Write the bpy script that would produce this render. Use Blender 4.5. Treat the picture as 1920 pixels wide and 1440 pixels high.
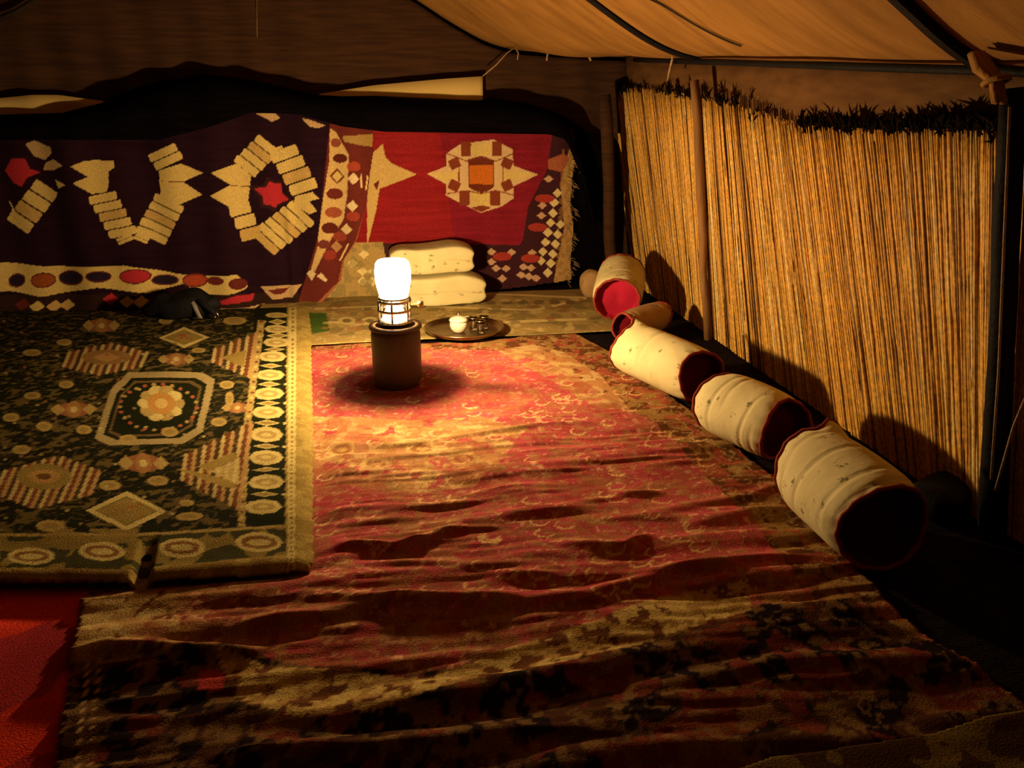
import bpy, bmesh, math, random
import numpy as np
from mathutils import Vector, Matrix

# ---------------------------------------------------------------- camera, world, exposure
for o in list(bpy.data.objects): bpy.data.objects.remove(o)
S = bpy.context.scene
COL = S.collection
F, H = 1500.0, 1.2
PITCH, YAW = math.radians(19.3), math.radians(9.3)
cd = bpy.data.cameras.new('camera'); cam = bpy.data.objects.new('camera', cd); COL.objects.link(cam)
cd.sensor_width = 36; cd.lens = 36*F/1920; cd.clip_start = .02
cam.location = (0, 0, H); cam.rotation_euler = (math.pi/2-PITCH, 0, -YAW)
S.camera = cam
wd = bpy.data.worlds.new('night'); S.world = wd; wd.use_nodes = True
wd.node_tree.nodes['Background'].inputs[0].default_value = (.012, .009, .012, 1)
wd.node_tree.nodes['Background'].inputs[1].default_value = .12
S.view_settings.view_transform = 'Standard'; S.view_settings.look = 'None'
S.view_settings.gamma = 1; S.view_settings.use_curve_mapping = False
S.view_settings.exposure = 0.0
LAMP_RGB = (1, .63, .27); LAMP_W = 3700.0      # colour and radiance of the glowing lantern globe
rnd = random.Random(4)

# ---------------------------------------------------------------- measuring: photo pixel -> point on a real plane
fw = np.array([math.sin(YAW)*math.cos(PITCH), math.cos(YAW)*math.cos(PITCH), -math.sin(PITCH)])
ri = np.array([math.cos(YAW), -math.sin(YAW), 0]); up = np.cross(ri, fw)
CP = np.array([0, 0, H])
def ray(x, y): return fw*F+ri*(x-960)+up*(720-y)
def fl(x, y, z=0.0):
    d = ray(x, y); return CP+d*((z-H)/d[2])
def by(x, y, Y):
    d = ray(x, y); return CP+d*(Y/d[1])
def wl(x, y, off=0.0):            # the leaning right wall: x = 1.75-off-.14 z
    d = ray(x, y); n = np.array([1, 0, .14]); return CP+d*((1.75-off-n.dot(CP))/n.dot(d))
def floor_uv(z): return lambda x, y: tuple(fl(x, y, z)[:2])
def wall_uv(Y):
    def f(x, y):
        p = by(x, y, Y); return p[0], p[2]
    return f

# ---------------------------------------------------------------- noise
def _h(i, j, s):
    n = (i.astype(np.int64)*374761393+j.astype(np.int64)*668265263+s*2147483647) & 0xffffffff
    n = ((n ^ (n >> 13))*1274126177) & 0xffffffff
    return ((n ^ (n >> 16)) & 0xffff)/65535.0
def vn(x, y, s=0):
    x = np.asarray(x, float); y = np.asarray(y, float)
    i = np.floor(x); j = np.floor(y); a = x-i; b = y-j
    a = a*a*(3-2*a); b = b*b*(3-2*b)
    return (_h(i, j, s)*(1-a)+_h(i+1, j, s)*a)*(1-b)+(_h(i, j+1, s)*(1-a)+_h(i+1, j+1, s)*a)*b
def fbm(x, y, s=0, o=3):
    t = 0; w = 1; q = 0
    for k in range(o): t = t+w*vn(x*2**k, y*2**k, s+k*7); q += w; w *= .5
    return t/q

# ---------------------------------------------------------------- materials
def new_mat(name, rough=.9, base=(.5, .5, .5), metal=0, spec=.3):
    m = bpy.data.materials.new(name); m.use_nodes = True; p = m.node_tree.nodes['Principled BSDF']
    p.inputs['Base Color'].default_value = (*base, 1); p.inputs['Roughness'].default_value = rough
    p.inputs['Metallic'].default_value = metal; p.inputs['Specular IOR Level'].default_value = spec
    return m
def N(m, t, **k):
    n = m.node_tree.nodes.new(t)
    for a, b in k.items():
        if a in n.inputs.keys(): n.inputs[a].default_value = b
        else: setattr(n, a, b)
    return n
def L(m, a, b): m.node_tree.links.new(a, b)
def noisy(name, base, base2, scale=8, stretch=(1, 1, 1), rough=.9, bump=.3, bscale=60, metal=0, spec=.2, sheen=0):
    m = new_mat(name, rough, base, metal, spec); p = m.node_tree.nodes['Principled BSDF']
    tc = N(m, 'ShaderNodeTexCoord'); mp = N(m, 'ShaderNodeMapping'); mp.inputs['Scale'].default_value = stretch
    L(m, tc.outputs['Object'], mp.inputs[0])
    n = N(m, 'ShaderNodeTexNoise'); n.inputs['Scale'].default_value = scale; n.inputs['Detail'].default_value = 4
    L(m, mp.outputs[0], n.inputs['Vector'])
    r = N(m, 'ShaderNodeValToRGB'); r.color_ramp.elements[0].position = .35; r.color_ramp.elements[1].position = .65
    r.color_ramp.elements[0].color = (*base, 1); r.color_ramp.elements[1].color = (*base2, 1)
    L(m, n.outputs[0], r.inputs[0]); L(m, r.outputs[0], p.inputs['Base Color'])
    n2 = N(m, 'ShaderNodeTexNoise'); n2.inputs['Scale'].default_value = bscale; L(m, mp.outputs[0], n2.inputs['Vector'])
    b = N(m, 'ShaderNodeBump'); b.inputs['Strength'].default_value = bump; b.inputs['Distance'].default_value = .01
    L(m, n2.outputs[0], b.inputs['Height']); L(m, b.outputs[0], p.inputs['Normal'])
    if sheen: p.inputs['Sheen Weight'].default_value = sheen
    return m
def woven(name, rough=1.0, bump=.35, sc=220, sheen=0.0, spec=.02):
    m = new_mat(name, rough, spec=spec); p = m.node_tree.nodes['Principled BSDF']
    a = N(m, 'ShaderNodeVertexColor', layer_name='Col')
    tc = N(m, 'ShaderNodeTexCoord')
    n = N(m, 'ShaderNodeTexNoise'); n.inputs['Scale'].default_value = sc; n.inputs['Detail'].default_value = 2
    L(m, tc.outputs['Object'], n.inputs['Vector'])
    r = N(m, 'ShaderNodeMapRange'); r.inputs[1].default_value = .3; r.inputs[2].default_value = .7
    r.inputs[3].default_value = .65; r.inputs[4].default_value = 1.25
    L(m, n.outputs[0], r.inputs[0])
    mx = N(m, 'ShaderNodeMix', data_type='RGBA', blend_type='MULTIPLY'); mx.inputs[0].default_value = 1
    L(m, a.outputs[0], mx.inputs[6]); L(m, r.outputs[0], mx.inputs[7]); L(m, mx.outputs[2], p.inputs['Base Color'])
    b = N(m, 'ShaderNodeBump'); b.inputs['Strength'].default_value = bump; b.inputs['Distance'].default_value = .006
    L(m, n.outputs[0], b.inputs['Height']); L(m, b.outputs[0], p.inputs['Normal'])
    p.inputs['Sheen Weight'].default_value = sheen
    return m
M = {}
M['kilim'] = woven('wool kilim'); M['pile'] = woven('carpet pile')
M['reed'] = woven('dry reed', rough=.6, sc=60, spec=.4)
M['canvas'] = noisy('tent canvas', (.23, .11, .024), (.33, .165, .038), 3, (1, 4, 1), bump=.3, bscale=40)
M['paleliner'] = noisy('pale liner', (.62, .47, .17), (.56, .42, .15), 2, bump=.1)
M['brown'] = noisy('brown goat hair cloth', (.045, .020, .010), (.075, .034, .014), 4, (1, 1, 14), bump=.6, bscale=50)
M['brownwall'] = noisy('brown side cloth', (.10, .045, .014), (.15, .072, .022), 3, (1, 2, 8), bump=.4)
M['black'] = noisy('black goat hair cloth', (.0018, .0014, .0024), (.004, .0026, .003), 6, (1, 1, 10), bump=.5, bscale=50, spec=.02, rough=1)
M['ground'] = noisy('dark ground mat', (.006, .005, .008), (.016, .010, .010), 14, (1, 3, 1), bump=.5, spec=.03, rough=1)
M['wood'] = noisy('wood pole', (.20, .10, .035), (.30, .16, .06), 5, (6, 6, .6), rough=.7)
M['darkpole'] = noisy('black pole', (.006, .006, .007), (.012, .010, .010), 5, rough=.7, spec=.1)
M['cord'] = noisy('cord', (.42, .30, .17), (.30, .2, .1), 60)
M['darkcord'] = noisy('dark cord', (.02, .012, .008), (.03, .02, .01), 60)
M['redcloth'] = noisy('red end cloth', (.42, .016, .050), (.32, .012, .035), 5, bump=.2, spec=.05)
M['maroon'] = noisy('maroon end cloth', (.10, .004, .008), (.07, .003, .006), 5, bump=.2, spec=.02)  # same red end cloth darkened, its shade put into the colour
M['pipe'] = noisy('red edge cloth', (.20, .02, .016), (.30, .06, .03), 20, bump=.2)
M['plume'] = noisy('dark plume', (.005, .003, .002), (.012, .007, .004), 20, spec=.02, rough=1)
M['bag'] = noisy('black bag', (.004, .004, .005), (.008, .008, .010), 6, rough=.7, spec=.1)
M['strap'] = noisy('grey strap', (.22, .19, .16), (.15, .13, .11), 30, rough=.6)
M['mattress'] = noisy('dark mattress cloth', (.012, .012, .018), (.02, .016, .02), 10)
M['steel'] = noisy('steel', (.6, .55, .48), (.5, .46, .4), 10, rough=.22, metal=1, bump=.02)
M['brass'] = noisy('brass', (.55, .40, .18), (.45, .32, .14), 10, rough=.28, metal=1, bump=.02)
M['tin'] = noisy('dark worn tray metal', (.28, .19, .10), (.16, .10, .05), 12, rough=.35, metal=1, bump=.1)
M['cylinder'] = noisy('painted gas cylinder', (.065, .038, .022), (.09, .05, .025), 6, rough=.45, bump=.05, spec=.4)
M['tea'] = new_mat('tea', .1, (.12, .03, .006))
g = new_mat('clear glass', .03, (1, 1, 1)); g.node_tree.nodes['Principled BSDF'].inputs['Transmission Weight'].default_value = 1
M['glass'] = g
# cream bolster ticking printed with small sprigs
def cream_mat(name, c1, c2, sprig):
    m = new_mat(name, .85, c1, spec=.2); p = m.node_tree.nodes['Principled BSDF']
    tc = N(m, 'ShaderNodeTexCoord')
    mp = N(m, 'ShaderNodeMapping'); mp.inputs['Scale'].default_value = (1, 1.6, 1.6)
    L(m, tc.outputs['Object'], mp.inputs[0])
    nz = N(m, 'ShaderNodeTexNoise'); nz.inputs['Scale'].default_value = 45; L(m, mp.outputs[0], nz.inputs['Vector'])
    ad = N(m, 'ShaderNodeMix', data_type='RGBA', blend_type='LINEAR_LIGHT'); ad.inputs[0].default_value = .035
    L(m, mp.outputs[0], ad.inputs[6]); L(m, nz.outputs[1], ad.inputs[7])
    v = N(m, 'ShaderNodeTexVoronoi'); v.inputs['Scale'].default_value = 12; L(m, ad.outputs[2], v.inputs['Vector'])
    r = N(m, 'ShaderNodeValToRGB'); r.color_ramp.elements[0].position = .15; r.color_ramp.elements[1].position = .23
    r.color_ramp.elements[0].color = (1, 1, 1, 1); r.color_ramp.elements[1].color = (0, 0, 0, 1)
    L(m, v.outputs[0], r.inputs[0])
    n3 = N(m, 'ShaderNodeTexNoise'); n3.inputs['Scale'].default_value = 90; L(m, tc.outputs['Object'], n3.inputs['Vector'])
    r3 = N(m, 'ShaderNodeValToRGB'); r3.color_ramp.elements[0].position = .42; r3.color_ramp.elements[1].position = .55
    L(m, n3.outputs[0], r3.inputs[0])
    mu = N(m, 'ShaderNodeMath', operation='MULTIPLY'); L(m, r.outputs[0], mu.inputs[0]); L(m, r3.outputs[0], mu.inputs[1])
    n4 = N(m, 'ShaderNodeTexNoise'); n4.inputs['Scale'].default_value = 7; L(m, tc.outputs['Object'], n4.inputs['Vector'])
    r4 = N(m, 'ShaderNodeValToRGB'); r4.color_ramp.elements[0].color = (*c1, 1); r4.color_ramp.elements[1].color = (*c2, 1)
    r4.color_ramp.elements[0].position = .4; r4.color_ramp.elements[1].position = .6
    L(m, n4.outputs[0], r4.inputs[0])
    mx = N(m, 'ShaderNodeMix', data_type='RGBA'); L(m, mu.outputs[0], mx.inputs[0]); L(m, r4.outputs[0], mx.inputs[6])
    mx.inputs[7].default_value = (*sprig, 1); L(m, mx.outputs[2], p.inputs['Base Color'])
    b = N(m, 'ShaderNodeBump'); b.inputs['Strength'].default_value = .25; b.inputs['Distance'].default_value = .02
    n5 = N(m, 'ShaderNodeTexNoise'); n5.inputs['Scale'].default_value = 14; n5.inputs['Detail'].default_value = 3
    L(m, tc.outputs['Object'], n5.inputs['Vector']); L(m, n5.outputs[0], b.inputs['Height']); L(m, b.outputs[0], p.inputs['Normal'])
    return m
M['cream'] = cream_mat('cream sprigged cotton', (.66, .60, .34), (.60, .54, .29), (.20, .19, .07))
M['tan'] = cream_mat('tan sprigged cotton', (.42, .27, .12), (.36, .22, .10), (.14, .10, .05))  # cream darkened in colour to shade the far lower bolster and small cushion
# lantern glow
def emitter(name, col, w, clear=False):
    gm = bpy.data.materials.new(name); gm.use_nodes = True
    gm.node_tree.nodes.remove(gm.node_tree.nodes['Principled BSDF'])
    e = N(gm, 'ShaderNodeEmission'); e.inputs[0].default_value = (*col, 1); e.inputs[1].default_value = w; out = e.outputs[0]
    if clear:      # frosted glass glows and lets the mantle's light through
        t = N(gm, 'ShaderNodeBsdfTransparent'); a = N(gm, 'ShaderNodeAddShader'); L(gm, e.outputs[0], a.inputs[0]); L(gm, t.outputs[0], a.inputs[1]); out = a.outputs[0]
    L(gm, out, gm.node_tree.nodes['Material Output'].inputs[0]); return gm
M['mantle'] = emitter('white hot mantle', LAMP_RGB, LAMP_W); M['glow'] = emitter('lit frosted globe', (1, .80, .50), 12, True)
M['enamel'] = noisy('white enamel', (.7, .66, .55), (.6, .55, .45), 10, rough=.4, bump=0)

# ---------------------------------------------------------------- object helpers
def tag(o, label=None, cat=None, group=None, kind=None):
    if label: o['label'] = label
    if cat: o['category'] = cat
    if group: o['group'] = group
    if kind: o['kind'] = kind
    return o
def empty(name, loc, rz=0):
    o = bpy.data.objects.new(name, None); COL.objects.link(o); o.location = loc; o.rotation_euler = (0, 0, rz)
    o.empty_display_size = .05
    return o
def mesh_obj(name, me, mat, parent=None, smooth=True):
    me.materials.append(mat)
    if smooth: me.polygons.foreach_set('use_smooth', [True]*len(me.polygons))
    o = bpy.data.objects.new(name, me); COL.objects.link(o)
    if parent: o.parent = parent
    return o
def bm_obj(name, bm, mat, parent=None, smooth=True):
    me = bpy.data.meshes.new(name); bmesh.ops.recalc_face_normals(bm, faces=bm.faces[:]); bm.to_mesh(me); bm.free()
    return mesh_obj(name, me, mat, parent, smooth)
def solid(o, t, off=-1):
    s = o.modifiers.new('thickness', 'SOLIDIFY'); s.thickness = t; s.offset = off; return o
def subd(o, n=1):
    s = o.modifiers.new('smooth', 'SUBSURF'); s.levels = n; s.render_levels = n; return o
def lathe(prof, seg=40, bm=None, c=(0, 0, 0)):
    bm = bm or bmesh.new(); rings = []
    for r, z in prof:
        if r < 1e-6: rings.append([bm.verts.new((c[0], c[1], c[2]+z))])
        else: rings.append([bm.verts.new((c[0]+r*math.cos(2*math.pi*k/seg), c[1]+r*math.sin(2*math.pi*k/seg), c[2]+z)) for k in range(seg)])
    for a, b in zip(rings, rings[1:]):
        for k in range(seg):
            k2 = (k+1) % seg
            if len(a) == 1 and len(b) == 1: continue
            if len(a) == 1: bm.faces.new((a[0], b[k], b[k2]))
            elif len(b) == 1: bm.faces.new((a[k], b[0], a[k2]))
            else: bm.faces.new((a[k], b[k], b[k2], a[k2]))
    return bm
def tube(pts, r, seg=8, bm=None, cap=True):
    bm = bm or bmesh.new(); pts = [Vector(p) for p in pts]; n = len(pts)
    rs = r if isinstance(r, (list, tuple)) else [r]*n; rings = []; u = None
    for i, p in enumerate(pts):
        t = (pts[min(i+1, n-1)]-pts[max(i-1, 0)]).normalized()
        if u is None: u = t.orthogonal().normalized()
        u = (u-t*u.dot(t)).normalized(); w = t.cross(u)
        rings.append([bm.verts.new(p+(u*math.cos(2*math.pi*k/seg)+w*math.sin(2*math.pi*k/seg))*rs[i]) for k in range(seg)])
    for a, b in zip(rings, rings[1:]):
        for k in range(seg): bm.faces.new((a[k], a[(k+1) % seg], b[(k+1) % seg], b[k]))
    if cap: bm.faces.new(rings[0][::-1]); bm.faces.new(rings[-1])
    return bm
def box(bm, a, b):
    vs = [bm.verts.new((x, y, z)) for x in (a[0], b[0]) for y in (a[1], b[1]) for z in (a[2], b[2])]
    for f in ((0, 1, 3, 2), (4, 6, 7, 5), (0, 4, 5, 1), (2, 3, 7, 6), (0, 2, 6, 4), (1, 5, 7, 3)): bm.faces.new([vs[i] for i in f])
    return bm
def interp(pts, x):
    xs = [p[0] for p in pts]; ys = [p[1] for p in pts]
    return np.interp(x, xs, ys)

# ---------------------------------------------------------------- weaving: a rug is a grid of knots, each with its yarn colour
class Rug:
    def __init__(s, u0, u1, v0, v1, res, m, base):
        s.u0, s.u1, s.v0, s.v1, s.m = u0, u1, v0, v1, m
        s.nu = int((u1-u0)/res)+1; s.nv = int((v1-v0)/res)+1
        s.U, s.V = np.meshgrid(np.linspace(u0, u1, s.nu), np.linspace(v0, v1, s.nv))
        s.C = np.zeros((s.nv, s.nu, 3)); s.C[:] = base
        s.keep = None
    def inside(s, uv):
        uv = np.array(uv); x0, y0 = uv.min(0); x1, y1 = uv.max(0)
        mk = np.zeros(s.U.shape, bool)
        i0 = max(0, int((x0-s.u0)/(s.u1-s.u0)*(s.nu-1))); i1 = min(s.nu, int((x1-s.u0)/(s.u1-s.u0)*(s.nu-1))+2)
        j0 = max(0, int((y0-s.v0)/(s.v1-s.v0)*(s.nv-1))); j1 = min(s.nv, int((y1-s.v0)/(s.v1-s.v0)*(s.nv-1))+2)
        if i1 <= i0 or j1 <= j0: return mk
        U = s.U[j0:j1, i0:i1]; V = s.V[j0:j1, i0:i1]; c = np.zeros(U.shape, bool); n = len(uv)
        for k in range(n):
            xa, ya = uv[k]; xb, yb = uv[(k+1) % n]
            if ya == yb: continue
            t = ((ya > V) != (yb > V)) & (U < (xb-xa)*(V-ya)/(yb-ya)+xa); c ^= t
        mk[j0:j1, i0:i1] = c
        return mk
    def mask(s, pts): return s.inside([s.m(*p) for p in pts])
    def poly(s, pts, col, a=1.0):
        k = s.mask(pts); s.C[k] = s.C[k]*(1-a)+np.array(col)*a; return k
    def ell(s, cx, cy, rx, ry, col, ang=0, a=1.0, n=20):
        ca, sa = math.cos(math.radians(ang)), math.sin(math.radians(ang))
        return s.poly([(cx+rx*math.cos(t)*ca-ry*math.sin(t)*sa, cy+rx*math.cos(t)*sa+ry*math.sin(t)*ca) for t in np.linspace(0, 2*math.pi, n, False)], col, a)
    def dia(s, cx, cy, rx, ry, col): return s.poly([(cx-rx, cy), (cx, cy-ry), (cx+rx, cy), (cx, cy+ry)], col)
    def line(s, pts, w, col):
        for (a, b), (c, d) in zip(pts, pts[1:]):
            l = math.hypot(c-a, d-b) or 1; nx, ny = -(d-b)/l*w/2, (c-a)/l*w/2
            s.poly([(a+nx, b+ny), (c+nx, d+ny), (c-nx, d-ny), (a-nx, b-ny)], col)
    def slab(s, cx, cy, Ln, w, ang, col, edge=None):
        ca, sa = math.cos(math.radians(ang)), math.sin(math.radians(ang))
        def R(k): 
            P = []
            for x, y in ((-1, -.35), (-.93, -.5), (.93, -.5), (1, -.35), (1, .35), (.93, .5), (-.93, .5), (-1, .35)):
                X, Y = x*Ln/2*k, y*w; P.append((cx+X*ca-Y*sa, cy+X*sa+Y*ca))
            return P
        s.poly(R(1), col)
    def speck(s, mask, col, sc, th, seed, a=1.0, w=None):
        n = fbm(s.U*sc, s.V*sc, seed, 2); k = mask & ((np.abs(n-.5) < w) if w else (n > th))
        s.C[k] = s.C[k]*(1-a)+np.array(col)*a
    def build(s, name, mat, place, thick=.006, parent=None):
        P = place(s.U, s.V); co = np.stack(P, -1).reshape(-1, 3)
        idx = np.arange(s.nu*s.nv).reshape(s.nv, s.nu)
        q = np.stack([idx[:-1, :-1], idx[:-1, 1:], idx[1:, 1:], idx[1:, :-1]], -1).reshape(-1, 4)
        if s.keep is not None:
            kf = (s.keep[:-1, :-1] & s.keep[:-1, 1:] & s.keep[1:, 1:] & s.keep[1:, :-1]).reshape(-1); q = q[kf]
        used = np.unique(q); rm = -np.ones(s.nu*s.nv, int); rm[used] = np.arange(len(used)); q = rm[q]; co = co[used]
        cc = s.C.reshape(-1, 3)[used]
        me = bpy.data.meshes.new(name)
        me.vertices.add(len(co)); me.vertices.foreach_set('co', co.astype(np.float32).ravel())
        me.loops.add(q.size); me.loops.foreach_set('vertex_index', q.astype(np.int32).ravel())
        me.polygons.add(len(q)); me.polygons.foreach_set('loop_start', np.arange(0, q.size, 4, dtype=np.int32))
        me.polygons.foreach_set('loop_total', np.full(len(q), 4, np.int32)); me.update(calc_edges=True)
        at = me.color_attributes.new('Col', 'FLOAT_COLOR', 'POINT')
        at.data.foreach_set('color', np.concatenate([np.clip(cc, 0, 1), np.ones((len(cc), 1))], 1).astype(np.float32).ravel())
        o = mesh_obj(name, me, mat, parent)
        if thick: solid(o, thick)
        return o

# ================================================================ THE SETTING
XB = 1.75; YB = 5.42
bm = box(bmesh.new(), (-3.2, -1.2, -.06), (2.6, 5.6, 0)); tag(bm_obj('floor', bm, M['ground'], None, False), kind='structure')
# back wall of pale liner, left wall, front wall (behind the camera)
bm = box(bmesh.new(), (-3.2, YB, 0), (2.6, YB+.03, 3.2)); tag(bm_obj('wall_back', bm, M['brown'], None, False), kind='structure')
bm = box(bmesh.new(), (-3.2, -1.2, 0), (-3.15, 5.42, 3.2)); tag(bm_obj('wall_left', bm, M['black'], None, False), kind='structure')
bm = box(bmesh.new(), (-3.2, -1.25, 0), (2.6, -1.2, 3.2)); tag(bm_obj('wall_front', bm, M['black'], None, False), kind='structure')
# leaning right wall of brown cloth, with soft billows
def grid(name, nu, nv, f, mat, kind=None, thick=0):
    bm = bmesh.new(); V = [[bm.verts.new(f(i/(nu-1), j/(nv-1))) for i in range(nu)] for j in range(nv)]
    for j in range(nv-1):
        for i in range(nu-1): bm.faces.new((V[j][i], V[j][i+1], V[j+1][i+1], V[j+1][i]))
    me = bpy.data.meshes.new(name); bm.to_mesh(me); bm.free()
    o = mesh_obj(name, me, mat)
    if thick: solid(o, thick, 0)
    if kind: tag(o, kind=kind)
    return o
EAVE = [(-1.2, float(wl(2150, 133)[2]))]+[(float(p[1]), float(p[2])) for p in (wl(1850, 124), wl(1500, 116), wl(1260, 107), wl(1180, 100))]
def eave_z(y):       # eave height read along the wall, slightly higher at the far corner
    return float(interp(EAVE, y))
def f_wall(u, v):
    y = -1.2+6.6*u; z = eave_z(y)*v
    return (XB+.075-.14*z+.02*math.sin(y*3+z*2), y, z)
grid('wall_right', 80, 14, f_wall, M['brownwall'], 'structure', .01)
def roof_pt(s, y):   # s = distance in from the eave
    ze = eave_z(y); xe = XB+.08-.14*ze
    s0 = float(np.interp(y, [3.5, 4.2, 5.3], [.10, .25, .85])); w = .10     # the canvas hangs slack near the back wall
    pr = .64*w*(math.log1p(math.exp(min(30, (s-s0)/w)))-math.log1p(math.exp(-s0/w)))
    sag = .035*math.sin(y*2.3+.6)*math.sin(min(s, 2)*1.6)+.012*math.sin(y*7+s*3)*min(1, s*3)
    return (xe-s, y, ze+float(pr)+sag)
grid('ceiling', 90, 140, lambda u, v: roof_pt(4.6*u, -1.2+6.62*v), M['canvas'], 'structure', .008)

# ================================================================ CLOTHS ON THE BACK WALL
def hang(name, Y, top, bot, mat, nx=120, nz=24, amp=.012, lam=.25, thick=.006, x0=None, x1=None, lean=0.0):
    # top / bot are outlines read in the photo and measured on the plane Y
    T = [by(*p, Y) for p in top]; B = [by(*p, Y) for p in bot]
    T = [(p[0], p[2]) for p in T]; B = [(p[0], p[2]) for p in B]
    a = T[0][0] if x0 is None else x0; b = T[-1][0] if x1 is None else x1
    def f(u, v):
        x = a+(b-a)*u; zt = min(float(interp(T, x)), roof_pt(max(0.0, XB+.08-.14*eave_z(Y)-x), Y)[2]-.03); zb = float(interp(B, x)); z = zb+(zt-zb)*v
        return (x, Y+lean*v**5+amp*math.sin(x/lam*6.28+z*2)+amp*.5*math.sin(x*23+z*5), z)
    return grid(name, nx, nz, f, mat, None, thick)
o = hang('brown_cloth', 5.34, [(-380, -400), (900, -400), (1300, -200)], [(-380, 250), (1130, 250)], M['brown'], nx=200, amp=.008)
tag(o, 'dark brown woven cloth hanging across the upper back of the tent', 'cloth')
o = hang('pale_cloth', 5.255, [(-380, 200), (0, 184), (60, 178), (110, 178), (190, 189), (300, 215), (560, 195), (600, 176), (700, 160), (830, 148), (905, 143)],
         [(-380, 262), (905, 262)], M['paleliner'], nx=160, nz=6, amp=.004)
tag(o, 'pale yellow cloth showing above the black cloth, its corner tied by a cord', 'cloth')
# black cloth: doubled over a line, long layer behind the rugs, short layer over their top edges
TOPL = [(-380, 230), (0, 216), (100, 213), (190, 190), (270, 156), (370, 137), (470, 150), (590, 178), (640, 181), (700, 180), (905, 189), (930, 183), (1000, 195), (1060, 215), (1095, 290), (1118, 420)]
BOTF = [(-380, 262), (0, 262), (300, 262), (400, 236), (470, 211), (560, 214), (640, 237), (720, 247), (1030, 252), (1062, 262), (1090, 330), (1118, 440)]
root = empty('black_cloth', (0, 5.25, 0)); tag(root, 'black goat hair cloth doubled over a line above the two hanging rugs', 'cloth')
a = hang('back_layer', 5.25-.012, [(x, y+3) for x, y in TOPL[:-2]]+[(1105, 250), (1150, 300)], [(-380, 640), (1150, 525)], M['black'], nx=160, amp=.003)
b = hang('front_flap', 5.045, TOPL, BOTF, M['black'], nx=160, nz=12, amp=.006, lean=.165)
for c in (a, b): c.parent = root; c.matrix_parent_inverse = Matrix.Translation((0, -5.25, 0))

# ---- colours of the yarns
CREAM = (.62, .48, .17); DCREAM = (.52, .36, .12); PEACH = (.50, .34, .17)
AUB = (.019, .007, .014); RED = (.42, .03, .045); MAR = (.13, .025, .02); NAVY = (.022, .014, .032)

# ---- left hanging rug
YL = 5.13
K = Rug(-2.6, .06, -.03, 1.2, .0055, wall_uv(YL), AUB)
def z1(x, y): return x/3, 120+y/3
def z8(x, y): return 560+x/4, 240+y/4
out = [(-200, 240), (380, 232), (480, 200), (620, 212), (700, 243), (700, 290), *[z8(*p) for p in ((545, 300), (520, 500), (500, 620), (440, 830), (345, 980), (320, 1130), (230, 1240), (100, 1360), (40, 1340))], (545, 578), (400, 588), (-200, 600)]
K.keep = K.mask(out)
fb = fbm(K.U*6, K.V*60, 3)[..., None]; K.C *= .75+.5*fb
def Z(pts): return [z1(*p) for p in pts]
def arm(p0, p1, n, Ln, ang, cols=(CREAM, CREAM, DCREAM)):
    d = math.hypot(p1[0]-p0[0], p1[1]-p0[1])/max(1, n-1)
    # slab thickness is the spacing seen across the slab
    dx, dy = (p1[0]-p0[0])/(n-1), (p1[1]-p0[1])/(n-1)
    t = abs(-dx*math.sin(math.radians(ang))+dy*math.cos(math.radians(ang)))
    for i in range(n):
        c = z1(p0[0]+dx*i, p0[1]+dy*i); K.slab(c[0], c[1], Ln/3, t/3*.88, ang, cols[i % len(cols)])
fish = [[(405, 575), (470, 548), (530, 540), (640, 545), (645, 580), (610, 605), (612, 680), (600, 720), (520, 730), (415, 668), (500, 635)],
        [(890, 600), (1020, 560), (1145, 612), (1030, 662), (1140, 735), (1010, 790), (900, 745)],
        [(1190, 610), (1330, 560), (1410, 630), (1395, 770), (1290, 800), (1185, 740), (1300, 680)],
        [(1660, 745), (1760, 718), (1795, 755), (1740, 770), (1785, 825), (1740, 845), (1650, 790)],
        [(250, 560), (300, 535), (360, 570), (300, 600), (240, 595)], [(310, 650), (375, 680), (330, 700)],
        [(140, 450), (190, 430), (290, 470), (295, 500), (250, 540), (190, 520)]]
for q in fish: K.poly(Z(q), CREAM if q[0][0] > 300 else PEACH)
arm((583, 752), (690, 945), 5, 155, -12); arm((700, 975), (712, 992), 2, 90, -22)
arm((850, 965), (945, 785), 5, 185, 24); arm((800, 975), (790, 990), 2, 80, 24)
arm((915, 500), (945, 545), 2, 175, -24)
arm((1385, 575), (1500, 462), 4, 155, 38); arm((1550, 480), (1560, 495), 2, 80, -20)
arm((1600, 505), (1705, 690), 4, 160, -20)
arm((1690, 845), (1490, 1000), 6, 185, 43); arm((1350, 815), (1410, 955), 3, 115, -14)
arm((245, 715), (110, 890), 4, 150, 33); arm((60, 800), (90, 880), 3, 60, 60)
K.line(Z([(905, 660), (1040, 662)]), 1.5, MAR); K.line(Z([(1300, 685), (1400, 688)]), 1.5, MAR)
star = [(1425, 700), (1495, 695), (1515, 660), (1545, 675), (1580, 675), (1585, 725), (1625, 765), (1560, 790), (1548, 812), (1520, 795), (1480, 790), (1475, 745)]
K.poly(Z([(1475+(x-1475)*1.25-22, 740+(y-740)*1.3) for x, y in star]), (.035, .012, .014)); K.poly(Z(star), RED)
K.poly(Z([(20, 600), (60, 530), (140, 535), (165, 590), (225, 610), (150, 640), (120, 690), (70, 670)]), RED)
K.poly(Z([(1440, 280), (1545, 278), (1575, 305), (1530, 325)]), PEACH); K.poly(Z([(1700, 305), (1740, 312), (1830, 345), (1790, 362), (1740, 350)]), PEACH)
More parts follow.
